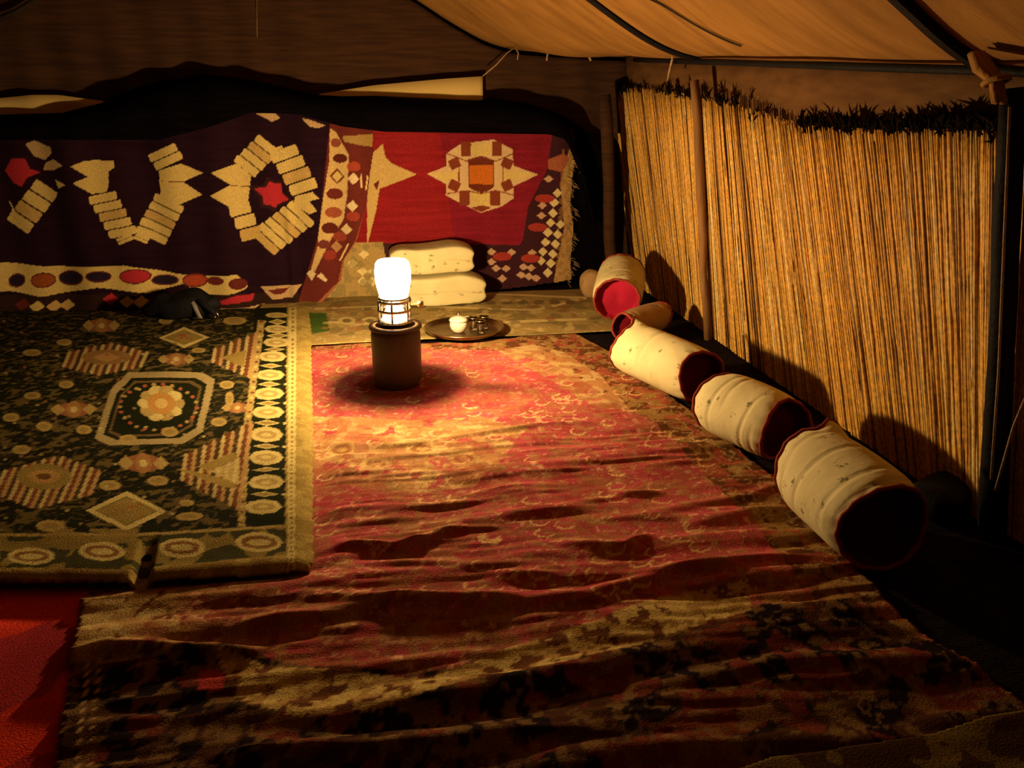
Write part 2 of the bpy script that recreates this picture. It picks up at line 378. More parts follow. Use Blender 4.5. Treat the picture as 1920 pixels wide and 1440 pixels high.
# lower border
K.poly([(-200, 552), (560, 545), (590, 600), (-200, 610)], (.03, .014, .012))
K.poly(Z([(-600, 1100), (70, 1118), (240, 1140), (480, 1140), (700, 1130), (1000, 1180), (1180, 1190), (1340, 1180), (1400, 1240), (1390, 1255), (1320, 1280), (1150, 1290), (1040, 1232), (850, 1280), (560, 1250), (250, 1302), (80, 1272), (-600, 1260)]), CREAM)
for x, y, rx, ry, c in ((245, 1215, 62, 34, (.30, .08, .02)), (400, 1203, 68, 34, NAVY), (560, 1192, 66, 24, NAVY), (765, 1190, 82, 33, RED), (930, 1214, 70, 22, NAVY), (1100, 1214, 66, 30, (.36, .06, .03)), (1215, 1215, 44, 15, MAR), (1345, 1228, 46, 22, MAR), (100, 1215, 40, 30, NAVY)):
    K.ell(*z1(x, y), rx/3+2.5, ry/3+2.5, MAR); K.ell(*z1(x, y), rx/3, ry/3, c)
for x, y, c in ((232, 1350, CREAM), (325, 1350, DCREAM), (395, 1345, DCREAM), (735, 1320, CREAM), (812, 1320, CREAM), (640, 1308, RED), (150, 1340, MAR), (880, 1330, MAR)): K.dia(*z1(x, y), 15, 10, c)
K.poly(Z([(1240, 1320), (1330, 1290), (1440, 1280), (1430, 1315), (1260, 1335)]), RED)
K.line(Z([(1250, 1362), (1400, 1355), (1500, 1335)]), 4, PEACH)
K.poly(Z([(1470, 1245), (1700, 1235), (1650, 1300), (1540, 1310)]), PEACH); K.poly(Z([(1510, 1262), (1630, 1250), (1600, 1280), (1550, 1285)]), MAR)
# right hand border: cream band of lozenges, then maroon band
def Y8(pts): return [z8(*p) for p in pts]
K.poly(Y8([(235, -30), (600, -30), (560, 200), (500, 600), (430, 850), (330, 1000), (300, 1150), (100, 1400), (0, 1300), (60, 1100), (150, 800)]), MAR)
K.poly(Y8([(235, 0), (280, 30), (330, 120), (375, 200), (362, 500), (335, 680), (245, 820), (180, 960), (120, 1070), (95, 1050), (120, 960), (150, 860), (145, 830), (180, 560), (230, 250)]), (.58, .42, .17))
K.line(Y8([(330, 120), (375, 200), (362, 500), (335, 680), (245, 820), (120, 1070)]), 2, PEACH)
for x, y, rx, ry, c in ((312, 225, 55, 35, (.10, .02, .015)), (272, 490, 62, 42, (.14, .025, .02)), (262, 630, 66, 40, (.30, .08, .04)), (235, 748, 62, 42, (.10, .02, .015)), (280, 110, 40, 34, (.25, .07, .04)), (190, 870, 46, 34, (.16, .04, .03))): K.ell(*z8(x, y), rx/4, ry/4, c)
K.dia(*z8(290, 360), 14, 15, (.16, .05, .02)); K.dia(*z8(290, 360), 10, 11, CREAM)
K.poly(Y8([(330, 60), (600, 40), (620, 150), (480, 130), (340, 100)]), (.36, .24, .08))
for x, y, c in ((412, 375, (.66, .55, .32)), (405, 577, (.66, .55, .32)), (360, 752, (.62, .50, .28)), (285, 885, (.40, .22, .10))): K.dia(*z8(x, y), 11, 11, c)
for x, y, c in ((415, 285, (.34, .06, .03)), (410, 655, (.30, .05, .03)), (310, 810, (.26, .05, .03)), (235, 950, (.26, .04, .03))): K.ell(*z8(x, y), 13, 9, c)
K.poly(Y8([(60, 1090), (100, 1055), (130, 1090), (100, 1140)]), (.66, .55, .32)); K.poly(Y8([(135, 1105), (170, 1080), (220, 1130), (205, 1145)]), (.66, .55, .32))
for q in (((470, 340), (472, 440)), ((518, 355), (505, 460)), ((375, 860), (310, 990)), ((545, 310), (530, 450))): K.line(Y8(q), 3, (.70, .55, .25))
K.poly(Y8([(560, 190), (600, 190), (520, 620), (460, 840), (350, 1000), (330, 1140), (120, 1390), (90, 1340), (300, 1140), (330, 990), (430, 830), (500, 600)]), (.34, .12, .06))
def place_left(U, V):
    px = np.clip((.0-U)/.5, 0, 1)
    Yd = YL+.018*np.sin(U*9+V*1.5)+.010*np.sin(U*23+1)-.10*np.clip((.33-V)/.33, 0, 1)**2
    lump = -.045*np.exp(-((U+.55)/.028)**2)*np.clip((1.0-V)*1.5, 0, 1)*.55
    # turn-back of the right hand edge
    Yd = Yd-.05*np.exp(-((U+.12)/.12)**2)
    return U, Yd+lump, V
o = K.build('hanging_rug', M['kilim'], place_left)
tag(o, 'aubergine flatwoven rug with big cream hooked medallions hanging at the back left', 'rug')

# ---- right hanging rug (red field)
YR = 5.19
K = Rug(-.5, 1.36, -.0, 1.2, .0055, wall_uv(YR), (.25, .016, .020))
def z2(x, y): return 560+x/3.4286, 200+y/3.4286
def Y2(pts): return [z2(*p) for p in pts]
K.keep = K.mask([(640, 235), (1075, 240), *Y2([(1790, 290), (1765, 440), (1750, 640), (1772, 750), (1752, 1000), (1756, 1110), (1640, 1128)]), (960, 540), (660, 572), (560, 575)])
K.C *= (.75+.5*fbm(K.U*5, K.V*70, 11))[..., None]
pk = K.mask(Y2([(900, 100), (1700, 100), (1700, 600), (1440, 900), (1000, 880)])); K.C[pk] = K.C[pk]*np.array([.8, .85, 1.3])
PK = (.60, .44, .24)
K.poly(Y2([(1640, 120), (1860, 120), (1800, 1200), (1100, 1200), (1100, 885), (1420, 892), (1440, 860), (1475, 640), (1590, 420)]), (.045, .014, .02))
K.poly(Y2([(200, 880), (1130, 885), (1130, 1250), (100, 1250)]), (.05, .02, .02))
K.poly(Y2([(-100, 880), (540, 870), (620, 1300), (-100, 1300)]), (.42, .30, .11))
for x, y in ((420, 950), (410, 1060), (410, 1125), (480, 1060), (475, 1125), (345, 1010)): K.dia(*z2(x, y), 10, 9, (.75, .62, .28))
K.speck(K.mask(Y2([(200, 880), (540, 870), (620, 1250), (100, 1260)])), (.24, .20, .08), 22, .58, 4, .6)
K.poly(Y2([(1740, 270), (1830, 270), (1800, 1150), (1630, 1150), (1660, 1000), (1705, 780), (1680, 500), (1700, 400)]), (.42, .27, .10))
K.speck(K.mask(Y2([(1690, 270), (1830, 270), (1800, 1150), (1640, 1150)])), (.28, .14, .05), 40, .55, 9, .6)
K.poly(Y2([(1600, 340), (1700, 300), (1740, 330), (1690, 420), (1600, 400)]), (.32, .10, .05))
for x, y in ((1660, 555), (1640, 615), (1633, 683), (1618, 745), (1680, 755), (1600, 808), (1662, 820), (1585, 870), (1647, 880), (1570, 932), (1632, 945), (1558, 990), (1618, 1005), (1600, 1066)): K.dia(*z2(x, y), 9, 9, (.60, .50, .24))
for x, y in ((1605, 465), (1560, 700), (1565, 635), (1500, 938), (1445, 1030), (1492, 1035), (1430, 1082), (1478, 1090), (1524, 1100), (1240, 935), (1370, 938), (1270, 1040), (1335, 1042), (1310, 1105), (1240, 1000)): K.dia(*z2(x, y), 9, 7, (.50, .32, .20))
for x, y in ((1310, 965), (1490, 975), (1535, 775), (1580, 590)): K.ell(*z2(x, y), 18, 8, (.32, .04, .03))
# medallion
K.poly(Y2([(825, 430), (950, 382), (950, 300), (1040, 240), (1255, 212), (1375, 275), (1385, 382), (1540, 435), (1385, 512), (1385, 590), (1310, 640), (1175, 685), (1030, 615), (945, 570), (950, 500)]), PK)
K.poly(Y2([(1110, 240), (1240, 235), (1235, 310), (1175, 325), (1115, 310)]), CREAM); K.poly(Y2([(1110, 560), (1175, 540), (1240, 560), (1235, 640), (1110, 640)]), CREAM)
K.poly(Y2([(835, 430), (1030, 415), (1030, 455), (950, 490)]), CREAM); K.poly(Y2([(1320, 400), (1530, 435), (1320, 490)]), CREAM)
BR = (.20, .045, .02)
for x, y in ((1075, 272), (1275, 270), (1066, 588), (1265, 590)): K.slab(*z2(x, y), 19, 27, 0, BR)
for x, y, a in ((1002, 365, -25), (1342, 365, 25), (1000, 507, 25), (1342, 507, -25)): K.slab(*z2(x, y), 20, 19, a, BR)
K.poly(Y2([(1110, 650), (1180, 635), (1240, 650), (1175, 680)]), BR)
K.poly(Y2([(1090, 340), (1140, 325), (1175, 318), (1215, 328), (1255, 345), (1255, 520), (1215, 545), (1175, 555), (1130, 540), (1095, 520)]), (.14, .03, .015))
K.poly(Y2([(1098, 375), (1250, 375), (1250, 500), (1098, 500)]), (.52, .15, .02))
for q in (((950, 300), (1080, 350), (1175, 325), (1270, 350), (1385, 300)), ((950, 560), (1080, 540), (1175, 560), (1270, 540), (1385, 570)), ((1030, 380), (1030, 500)), ((1315, 380), (1315, 500))): K.line(Y2(q), 2, BR)
K.poly(Y2([(440, 330), (540, 240), (560, 330), (600, 366), (760, 435), (520, 530), (500, 660), (440, 900)]), (.55, .40, .15))
K.poly(Y2([(480, 500), (520, 470), (505, 540)]), MAR)
def place_red(U, V): return U, YR+.010*np.sin(U*8+2)+.005*np.sin(U*31)-.05*np.clip((.15-V)/.15, 0, 1)**2, V
root = empty('hanging_rug', (.6, 5.2, 0)); tag(root, 'red flatwoven rug with one cream and orange medallion, hung above the folded quilts', 'rug')
o = K.build('rug_body', M['kilim'], place_red, parent=root); o.matrix_parent_inverse = Matrix.Translation((-.6, -5.2, 0))
# ragged fringe down its right hand side
bm = bmesh.new()
for k in range(90):
    y = 290+k*2.7; p = by(1065+8*math.sin(k*.35)+rnd.uniform(0, 6), y, YR-.01); l = rnd.uniform(.015, .04)
    q = Vector(p)+Vector((l, rnd.uniform(-.02, .005), -rnd.uniform(.005, .03)))
    tube([p, (Vector(p)+q)/2+Vector((0, 0, .004)), q], .0016, 4, bm)
p = by(1078, 285, YR-.02); tube([p, (p[0]+.02, p[1]-.02, p[2]-.04), (p[0]+.03, p[1]-.03, p[2]-.13)], [.012, .010, .004], 6, bm)
o = bm_obj('fringe', bm, M['cord'], root); o.matrix_parent_inverse = Matrix.Translation((-.6, -5.2, 0))

# ================================================================ RUGS ON THE FLOOR
# ---- olive rug at the back
K = Rug(-.75, 1.45, 4.10, 5.16, .009, floor_uv(.02), (.34, .25, .09))
al = np.ones(K.U.shape, bool)
K.speck(al, (.50, .40, .17), 14, 0, 21, .8, w=.03); K.speck(al, (.16, .13, .05), 11, .60, 22, .6)
for q, w in ((((560, 604), (800, 612), (1100, 600)), 5), (((800, 575), (1000, 583), (1100, 560)), 4), (((900, 552), (1100, 560)), 4), (((590, 580), (720, 575)), 3)): K.line(q, w, (.62, .50, .22))
for x in range(640, 740, 44):
    K.ell(x+10, 603, 17, 8, (.58, .46, .2)); K.ell(x+10, 603, 9, 4, (.2, .16, .06))
K.poly([(575, 588), (612, 588), (618, 622), (585, 628)], (.06, .12, .02))
for x in range(920, 1080, 30): K.ell(x, 568, 10, 4, (.18, .13, .05))
for i in range(70):
    x = rnd.uniform(600, 1090); y = rnd.uniform(562, 620); K.ell(x, y, rnd.uniform(5, 12), rnd.uniform(2, 4), rnd.choice([(.56, .44, .19), (.20, .16, .06), (.30, .14, .05)]), a=.7)
K.poly([(938, 533), (1120, 520), (1150, 545), (1080, 556), (930, 552)], (.30, .20, .08), .7)
def place_ol(U, V): return U, V, .020+.010*fbm(U*2.5, V*7, 31)
tag(K.build('floor_rug', M['pile'], place_ol), 'olive and cream floral rug at the foot of the hanging rugs, behind the lantern', 'rug', 'rugs spread on the ground')

# ---- big red carpet
RX0, RX1, RY0, RY1 = -.95, 1.42, .95, 4.36
K = Rug(RX0, RX1, RY0, RY1, .0075, floor_uv(.03), (.43, .078, .088))
edge = [(560, 628), (760, 640), (960, 628), (1060, 608), (1150, 655), (1300, 765), (1450, 885), (1590, 1040), (1690, 1140), (1760, 1195), (1920, 1300), (2050, 1440), (2100, 1700), (60, 1700), (95, 1440), (150, 1110)]
K.keep = K.mask([(x, y) for x, y in edge[:-1]]+[(150, 1110), (500, 700)])
al = np.ones(K.U.shape, bool)
n1 = fbm(K.U*3, K.V*5, 40); K.C *= (.7+.6*n1)[..., None]
OCH = (.34, .20, .065); BRN = (.13, .050, .018); DRK = (.016, .008, .010)
def soft(pts, col, seed, th=.5, sc=18, a=.9):      # a figure with floral, broken edges
    big = K.mask(pts); n = fbm(K.U*sc, K.V*sc, seed, 3); k = big & (n > th); K.C[k] = K.C[k]*(1-a)+np.array(col)*a; return big
fld = K.mask([(575, 640), (940, 640), (1100, 705), (1250, 790), (1300, 900), (1330, 1000), (1180, 1110), (900, 1150), (600, 1140), (560, 1000)])
bord = K.mask(edge) & ~K.mask([(560, 645), (930, 650), (1000, 660), (1090, 705), (1230, 790), (1290, 850), (1400, 960), (1500, 1090), (1555, 1140), (1500, 1180), (1250, 1260), (200, 1240), (330, 1110), (560, 1080)])
K.C[bord] = BRN; K.speck(bord, OCH, 24, .50, 51, .75); K.speck(bord, (.36, .08, .05), 20, .60, 52, .7); K.speck(bord, (.50, .36, .16), 26, 0, 53, .6, w=.03)
# lower field fades to brown and dark flowers
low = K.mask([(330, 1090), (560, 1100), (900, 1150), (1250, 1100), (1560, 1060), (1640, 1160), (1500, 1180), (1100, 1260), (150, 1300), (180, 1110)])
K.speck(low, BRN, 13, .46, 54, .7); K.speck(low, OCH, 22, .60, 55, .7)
nearb = K.mask([(60, 1700), (95, 1440), (125, 1240), (400, 1200), (560, 1240), (1000, 1250), (1420, 1130), (1600, 1120), (1760, 1200), (2200, 1500), (2200, 1700)])  # dark near pattern, darkened further to stand in for the lamp's falloff
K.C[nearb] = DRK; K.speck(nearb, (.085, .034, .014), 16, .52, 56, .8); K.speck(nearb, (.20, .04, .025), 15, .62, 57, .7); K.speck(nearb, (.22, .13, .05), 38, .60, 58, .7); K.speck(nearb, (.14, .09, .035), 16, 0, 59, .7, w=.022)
band = [(150, 1120), (330, 1100), (340, 1225), (140, 1240)]
K.poly(band, BRN); soft(band, (.40, .26, .10), 61, .40, 26); soft(band, (.5, .38, .16), 62, .55, 34)
g2 = [(400, 1215), (520, 1245), (640, 1250), (800, 1262), (960, 1205), (1120, 1160), (1240, 1110), (1400, 1085), (1410, 1140), (1250, 1190), (1040, 1250), (880, 1285), (700, 1335), (560, 1345), (450, 1310)]
K.poly(g2, BRN); soft(g2, (.38, .25, .08), 63, .47, 30); soft(g2, (.55, .42, .15), 64, .54, 36)
soft([(370, 1250), (420, 1250), (415, 1290), (370, 1290)], (.45, .05, .05), 65, .2)
# ochre medallion in front of the lantern
md = [(580, 770), (680, 775), (800, 785), (900, 775), (985, 800), (935, 860), (890, 905), (760, 920), (640, 900), (585, 880)]
soft(md, (.46, .25, .10), 66, .36, 14); soft(md, (.60, .42, .17), 67, .55, 22)
for cx, cy in ((705, 865), (870, 852), (790, 835), (640, 835)):
    K.ell(cx, cy, 30, 13, (.60, .42, .15)); K.ell(cx, cy, 20, 8, (.30, .13, .05)); K.ell(cx, cy, 10, 4, (.55, .36, .13))
for cx, cy in ((640, 880), (730, 905), (860, 890), (920, 875)): K.ell(cx, cy, 30, 9, (.28, .17, .06))
soft([(1000, 960), (1150, 940), (1180, 1000), (1050, 1030)], OCH, 68, .5, 16, .7)
soft([(780, 930), (860, 920), (900, 990), (840, 1060), (770, 1010)], OCH, 69, .5, 16, .6)
soft([(860, 1100), (1000, 1130), (1010, 1160), (880, 1160)], OCH, 70, .5, 20, .6)
corner = [(930, 650), (1000, 640), (1060, 655), (1130, 700), (1180, 760), (1120, 760), (1040, 710)]
soft(corner, (.40, .20, .08), 71, .35, 16); soft(corner, (.55, .4, .18), 72, .55, 20, .7)
fld = al & ~bord & ~nearb & ~K.mask(g2)
K.speck(fld, (.62, .34, .20), 24, 0, 73, .5, w=.016); K.speck(fld, (.70, .42, .24), 46, .74, 74, .7)
K.speck(fld, (.24, .10, .04), 17, .55, 75, .38); K.speck(fld, (.36, .20, .08), 28, .62, 78, .5); K.speck(fld, (.26, .02, .03), 9, .60, 76, .4); K.speck(fld, (.30, .16, .06), 12, 0, 77, .4, w=.05)
for i in range(120):            # little scrolls strewn over the field
    x = rnd.uniform(600, 1330); y = rnd.uniform(655, 1130); s = (y-200)/500
    pts = [(x+12*s*math.cos(t), y+5*s*math.sin(t)) for t in np.linspace(0, 4.2, 7)]
    if fld[0, 0] or True: K.line(pts, 1.7*s, (.66, .42, .20))
# guard stripes at the left end
for a, b, w in (((150, 1112), (96, 1440), 5), ((178, 1112), (140, 1440), 4), ((196, 1112), (165, 1440), 2.5)): K.line([a, b], w, (.50, .34, .16))
# wrinkles: ridges along lines where the photo shows folds, and general ruckling
RID = [([(640, 1020), (740, 1028), (860, 990)], .022, .020), ([(560, 1120), (700, 1122), (830, 1128), (960, 1122)], .022, .022),
       ([(900, 1132), (1100, 1118), (1300, 1070), (1580, 1028)], .028, .030), ([(1060, 1022), (1170, 1030), (1220, 1005)], .02, .02),
       ([(850, 818), (930, 806), (1010, 795), (1100, 792)], .012, .02), ([(640, 838), (760, 832), (850, 818)], .007, .018), ([(1210, 872), (1330, 862)], .012, .02),
       ([(1150, 925), (1240, 922)], .014, .018), ([(100, 1240), (200, 1222), (380, 1222), (470, 1224)], .028, .022),
       ([(430, 1185), (520, 1168), (640, 1150)], .02, .02), ([(930, 1078), (1030, 1078)], .012, .018), ([(1290, 980), (1480, 950)], .018, .025), ([(1200, 960), (1400, 930), (1470, 905)], .012, .022),
       ([(400, 1330), (620, 1350), (900, 1300), (1200, 1230), (1600, 1170)], .022, .04), ([(1200, 1290), (1500, 1240), (1800, 1230)], .02, .03),
       ([(300, 1400), (700, 1410), (1100, 1370), (1500, 1320)], .022, .035), ([(980, 1440), (1300, 1400), (1700, 1380)], .02, .03),
       ([(600, 1060), (760, 1052), (900, 1060)], .010, .018), ([(1250, 1100), (1420, 1080), (1560, 1070)], .014, .03), ([(600, 960), (760, 950)], .006, .02)]
def dseg(U, V, a, b):
    ax, ay = a; bx, bY = b; dx, dy = bx-ax, bY-ay; t = np.clip(((U-ax)*dx+(V-ay)*dy)/(dx*dx+dy*dy), 0, 1)
    return np.hypot(U-ax-t*dx, V-ay-t*dy), t
def carpet_z(U, V):
    warp = .18*fbm(U*1.3, V*1.3, 90)
    n = fbm(U*2.2+V*.5, (V+warp)*15, 91, 3)
    near = np.clip((3.35-V)/1.0, .12, 1)
    z = .012+.014*near*np.clip((n-.42)*3.2, 0, 1)+.006*near*fbm(U*5, (V+warp)*30, 92)
    for pts, h, w in RID:
        uv = [floor_uv(.02)(*p) for p in pts]; d = np.full(U.shape, 9.0); nseg = len(uv)-1; tt = np.zeros(U.shape)
        for i in range(nseg):
            di, ti = dseg(U, V, uv[i], uv[i+1]); k = di < d; d = np.where(k, di, d); tt = np.where(k, (i+ti)/nseg, tt)
        z = z+h*np.exp(-(d/w)**2)*np.sin(np.pi*np.clip(tt*.9+.05, 0, 1))**.6
    under = np.clip((U+.26)/.10, 0, 1)+np.clip((1.93-V)/.06, 0, 1)      # pressed flat under the green carpet
    return .005+(z-.005)*np.clip(under, .08, 1)
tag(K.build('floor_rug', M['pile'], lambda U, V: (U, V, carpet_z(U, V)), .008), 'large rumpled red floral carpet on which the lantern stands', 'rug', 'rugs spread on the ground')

# ---- plain red rug at the near left
K = Rug(-2.3, -.58, .95, 2.5, .012, floor_uv(.01), (.75, .055, .03))
K.keep = K.mask([(-500, 1000), (230, 1080), (210, 1112), (150, 1440), (110, 1700), (-900, 1700)])
K.C *= (.55+.8*fbm(K.U*3, K.V*9, 81))[..., None]; K.speck(np.ones(K.U.shape, bool), (.16, .02, .05), 7, .60, 82, .6)
tag(K.build('floor_rug', M['pile'], lambda U, V: (U, V, .003+.020*fbm(U*1.8+.4*V, V*9, 83)*np.clip((-.86-U)/.15, .1, 1)), .006), 'plain bright red rug in the near left corner, beside the carpet border', 'rug', 'rugs spread on the ground')

# ---- green rug spread over two thin mattresses
ZT = .055
K = Rug(-2.75, -.20, 1.84, 5.08, .0055, floor_uv(ZT), (.013, .014, .006))
al = np.ones(K.U.shape, bool)
K.keep = K.mask([(-700, 585), (60, 582), (300, 582), (578, 572), (583, 600), (588, 800), (588, 1030), (582, 1052), (500, 1062), (240, 1078), (-700, 1092)])
K.speck(al, (.17, .125, .04), 38, .62, 101, .6); K.speck(al, (.14, .10, .04), 26, 0, 102, .45, w=.03)
G1 = (.52, .44, .17); G2 = (.36, .27, .09); G3 = (.27, .20, .055); DG = (.012, .015, .005); BRK = (.26, .11, .05)
def zz(x, y): return x/2.667, 560+y/2.667
def Y4(p): return [zz(*q) for q in p]
# selvedge and beaded guard
K.poly([(536, 560), (600, 560), (600, 1100), (533, 1100)], G3); K.poly([(541, 560), (556, 560), (552, 1100), (538, 1100)], G1)
K.speck(K.mask([(556, 560), (600, 560), (600, 1100), (552, 1100)]), (.38, .30, .09), 30, .5, 103, .6)
for i in range(60): K.ell(549-i*.06, 578+i*8.2-0.02*i, 2.6, 2.2, (.22, .15, .04))
# lozenge border
K.poly([(478, 560), (538, 560), (534, 1000), (455, 1000)], DG)
ov = [(519, 590, 22, 6), (521, 616, 26, 8), (519, 640, 26, 9), (510, 667, 27, 10), (506, 702, 28, 11), (504, 736, 29, 12), (502, 772, 31, 14), (499, 812, 32, 15), (499, 856, 33, 15), (499, 903, 34, 15), (493, 950, 36, 14)]
for i, (x, y, rx, ry) in enumerate(ov):
    K.ell(x, y, rx, ry, G1, n=8); K.ell(x, y, rx*.62, ry*.5, G2); K.ell(x, y, rx*.3, ry*.25, G1)
    if i < len(ov)-1:
        y2 = (y+ov[i+1][1])/2; x2 = (x+ov[i+1][0])/2; K.dia(x2, y2, rx*.8, 5, G1); K.dia(x2, y2, rx*.6, 3, G3)
        K.ell(x2-rx-2, y2, 3, 2.5, G1); K.ell(x2+rx+2, y2, 3, 2.5, G1)
K.line([(490, 600), (478, 690), (463, 800), (452, 990)], 13, G2)
for i in range(42): t = i/41; K.ell(float(np.interp(t, [0, .25, .5, 1], [490, 478, 464, 452])), 602+t*385, 3.4, 2.4, G1 if i % 2 else (.14, .07, .03))
# combs: half medallions on the inner guard
def comb(pts_top, n, ang, cols, full=False):
    pass
def bars(cx, cy, rx, ry, n, lean, cols, flat=.25):
    for i in range(n):
        t = (i+.5)/n*2-1; h = ry*(1-abs(t)*(1-flat)) if abs(t) > .0 else ry
        w = rx/n*.96; x = cx+t*rx
        c = cols[i % len(cols)]
        K.poly([(x-w+lean*h/ry, cy-h), (x+lean*h/ry, cy-h-w*.8), (x+w+lean*h/ry, cy-h), (x+w-lean*h/ry, cy+h), (x-lean*h/ry, cy+h+w*.8), (x-w-lean*h/ry, cy+h)], c)
BC = [(.46, .36, .15), (.15, .055, .02), (.40, .25, .10), (.06, .04, .015)]
def halfcomb(ax, ay, bx, h, n, cols):
    for i in range(n):
        t = (i+.6)/n; x = ax+(bx-ax)*t; hh = h*(.25+.75*t); w = (bx-ax)/n*.46
        lean = hh*.16
        K.poly([(x-w+lean, ay-hh), (x+lean, ay-hh-w), (x+w+lean, ay-hh), (x+w-lean, ay+hh), (x-lean, ay+hh+w), (x-w-lean, ay+hh)], cols[i % len(cols)])
halfcomb(340, 872, 462, 82, 15, BC); halfcomb(397, 665, 476, 42, 11, BC)
K.poly(Y4([(880, 840), (960, 850), (1160, 900), (1190, 950), (1130, 940)]), G3); K.poly(Y4([(980, 830), (1170, 760), (1190, 790), (1040, 850)]), G3)
K.poly(Y4([(1050, 850), (1200, 790), (1195, 930)]), G1, .7)
K.poly(Y4([(1100, 290), (1230, 250), (1220, 340)]), G3)
bars(197, 672, 76, 30, 21, 12, BC, .45); K.ell(200, 668, 46, 15, (.25, .15, .05)); K.dia(200, 668, 26, 10, (.38, .22, .08))
bars(88, 902, 92, 50, 23, 22, BC, .40); K.ell(82, 890, 52, 24, (.24, .18, .05)); K.ell(82, 890, 30, 13, (.36, .22, .07)); K.ell(82, 890, 14, 6, (.12, .06, .02))
# octagon
oc = [(240, 697), (379, 697), (403, 710), (380, 808), (343, 829), (205, 834), (177, 820), (207, 730)]
cx, cy = 292, 765
K.poly(oc, (.32, .26, .12)); K.poly([(cx+(x-cx)*.86, cy+(y-cy)*.84) for x, y in oc], DG); K.poly([(cx+(x-cx)*.78, cy+(y-cy)*.76) for x, y in oc], (.12, .08, .03)); K.poly([(cx+(x-cx)*.73, cy+(y-cy)*.70) for x, y in oc], DG)
for i in range(26):
    t = i/26*2*math.pi; K.ell(cx+5+72*math.cos(t), cy-3+42*math.sin(t), 4, 2.8, G2 if i % 2 else (.34, .10, .05))
for i in range(10):
    t = i/10*2*math.pi; K.ell(302+30*math.cos(t), 755+24*math.sin(t), 15, 10, G1 if i % 2 else G2, n=10)
K.ell(302, 755, 26, 20, (.42, .23, .06)); K.ell(302, 755, 12, 9, (.55, .40, .14))
# diamonds, rosettes and sprigs
for x, y, rx, ry in ((345, 631, 48, 20), (236, 955, 76, 38)):
    K.dia(x, y, rx, ry, G1); K.dia(x, y, rx*.78, ry*.74, (.20, .16, .04)); K.dia(x, y, rx*.70, ry*.64, G3)
    for i in range(8): K.ell(x+rnd.uniform(-.4, .4)*rx, y+rnd.uniform(-.3, .3)*ry, 2.5, 2, (.30, .09, .04))
for x, y, s in ((138, 765, 1.0), (268, 865, 1.1), (330, 672, .8), (190, 608, .8), (445, 762, .7)):
    K.ell(x, y, 34*s, 14*s, BRK); K.dia(x-30*s, y, 14*s, 12*s, G2); K.dia(x+30*s, y, 14*s, 12*s, G2); K.ell(x, y, 14*s, 16*s, (.32, .17, .06)); K.ell(x, y, 7*s, 6*s, G1)
for x, y, rx, ry in ((82, 797, 15, 9), (157, 803, 15, 9), (205, 905, 20, 10), (295, 897, 20, 9), (425, 720, 14, 7), (410, 790, 15, 8), (124, 720, 14, 7), (240, 820, 16, 8), (318, 808, 16, 9), (95, 985, 28, 11), (355, 965, 26, 8), (310, 600, 13, 5), (440, 600, 22, 8), (372, 655, 13, 5), (40, 840, 18, 9), (350, 940, 14, 6), (20, 780, 16, 8), (60, 740, 16, 7), (120, 640, 14, 6), (60, 660, 18, 7), (430, 745, 8, 14)):
    K.ell(x, y, rx, ry, G2); K.ell(x, y, rx*.6, ry*.5, G3)
for i in range(90):
    x = rnd.uniform(-20, 450); y = rnd.uniform(600, 985); K.ell(x, y, 3.4, 2.2, rnd.choice([G2, G1, BRK, (.3, .2, .1)]), a=.8)
# end border at the near edge
K.poly([(-700, 1000), (220, 996), (455, 985), (536, 985), (534, 1200), (-700, 1200)], (.05, .05, .018)); K.line([(-100, 1003), (220, 1000), (535, 985)], 5, G2)
K.speck(K.mask([(-700, 1000), (536, 985), (536, 1200), (-700, 1200)]), G3, 16, .52, 105, .8)
for x, y in ((-45, 1042), (58, 1040), (190, 1030), (340, 1022), (485, 1012)):
    K.ell(x, y, 44, 17, G1); K.ell(x, y, 34, 11, (.22, .12, .04)); K.ell(x, y, 22, 6, G1)
K.poly([(-700, 1066), (240, 1062), (535, 1034), (540, 1200), (-700, 1200)], (.36, .28, .08)); K.speck(K.mask([(-700, 1066), (240, 1062), (535, 1034), (540, 1200), (-700, 1200)]), (.22, .14, .04), 22, .5, 106, .7)
GE = [floor_uv(ZT)(*p) for p in ((-700, 1092), (0, 1080), (230, 1078), (250, 1076), (585, 1050))]
RE = [floor_uv(ZT)(*p) for p in ((588, 1040), (590, 800), (583, 600), (578, 570))]
def place_green(U, V):
    ye = np.interp(U, [p[0] for p in GE], [p[1] for p in GE])
    d = V-ye                                   # distance in from the near edge of the mattresses
    dr = np.interp(V, [p[1] for p in RE], [p[0] for p in RE])-U
    z = ZT-.014+.014*fbm(U*3, V*4, 111)+.005*fbm(U*9, V*12, 112)
    z = z-.012*np.clip(1-d/.04, 0, 1.5)**2
    z = z-.020*np.clip(1-dr/.06, 0, 1.5)**2
    seam = float(fl(248, 1040, .1)[0])-(V-2.05)*.12                      # the gap between the two mattresses
    z = z-.036*np.exp(-((U-seam)/.020)**4)*np.clip(1.25-d/.17, 0, 1)
    return U, V, np.maximum(z, .006)
tag(K.build('floor_rug', M['pile'], place_green, .010), 'green and gold carpet with medallions laid over two thin mattresses at the left', 'rug', 'rugs spread on the ground')
def mattress(x0, x1, y0, y1, label):
    bm = bmesh.new(); bmesh.ops.create_cube(bm, size=1)
    bmesh.ops.scale(bm, vec=(x1-x0, y1-y0, .026), verts=bm.verts); bmesh.ops.bevel(bm, geom=bm.edges[:], offset=.011, segments=3, affect='EDGES')
    bmesh.ops.translate(bm, vec=((x0+x1)/2, (y0+y1)/2, .018), verts=bm.verts)
    for v in bm.verts: v.co.x -= (v.co.y-y0)*.075
    tag(bm_obj('floor_mattress', bm, M['mattress']), label, 'mattress', 'thin mattresses under the green carpet')
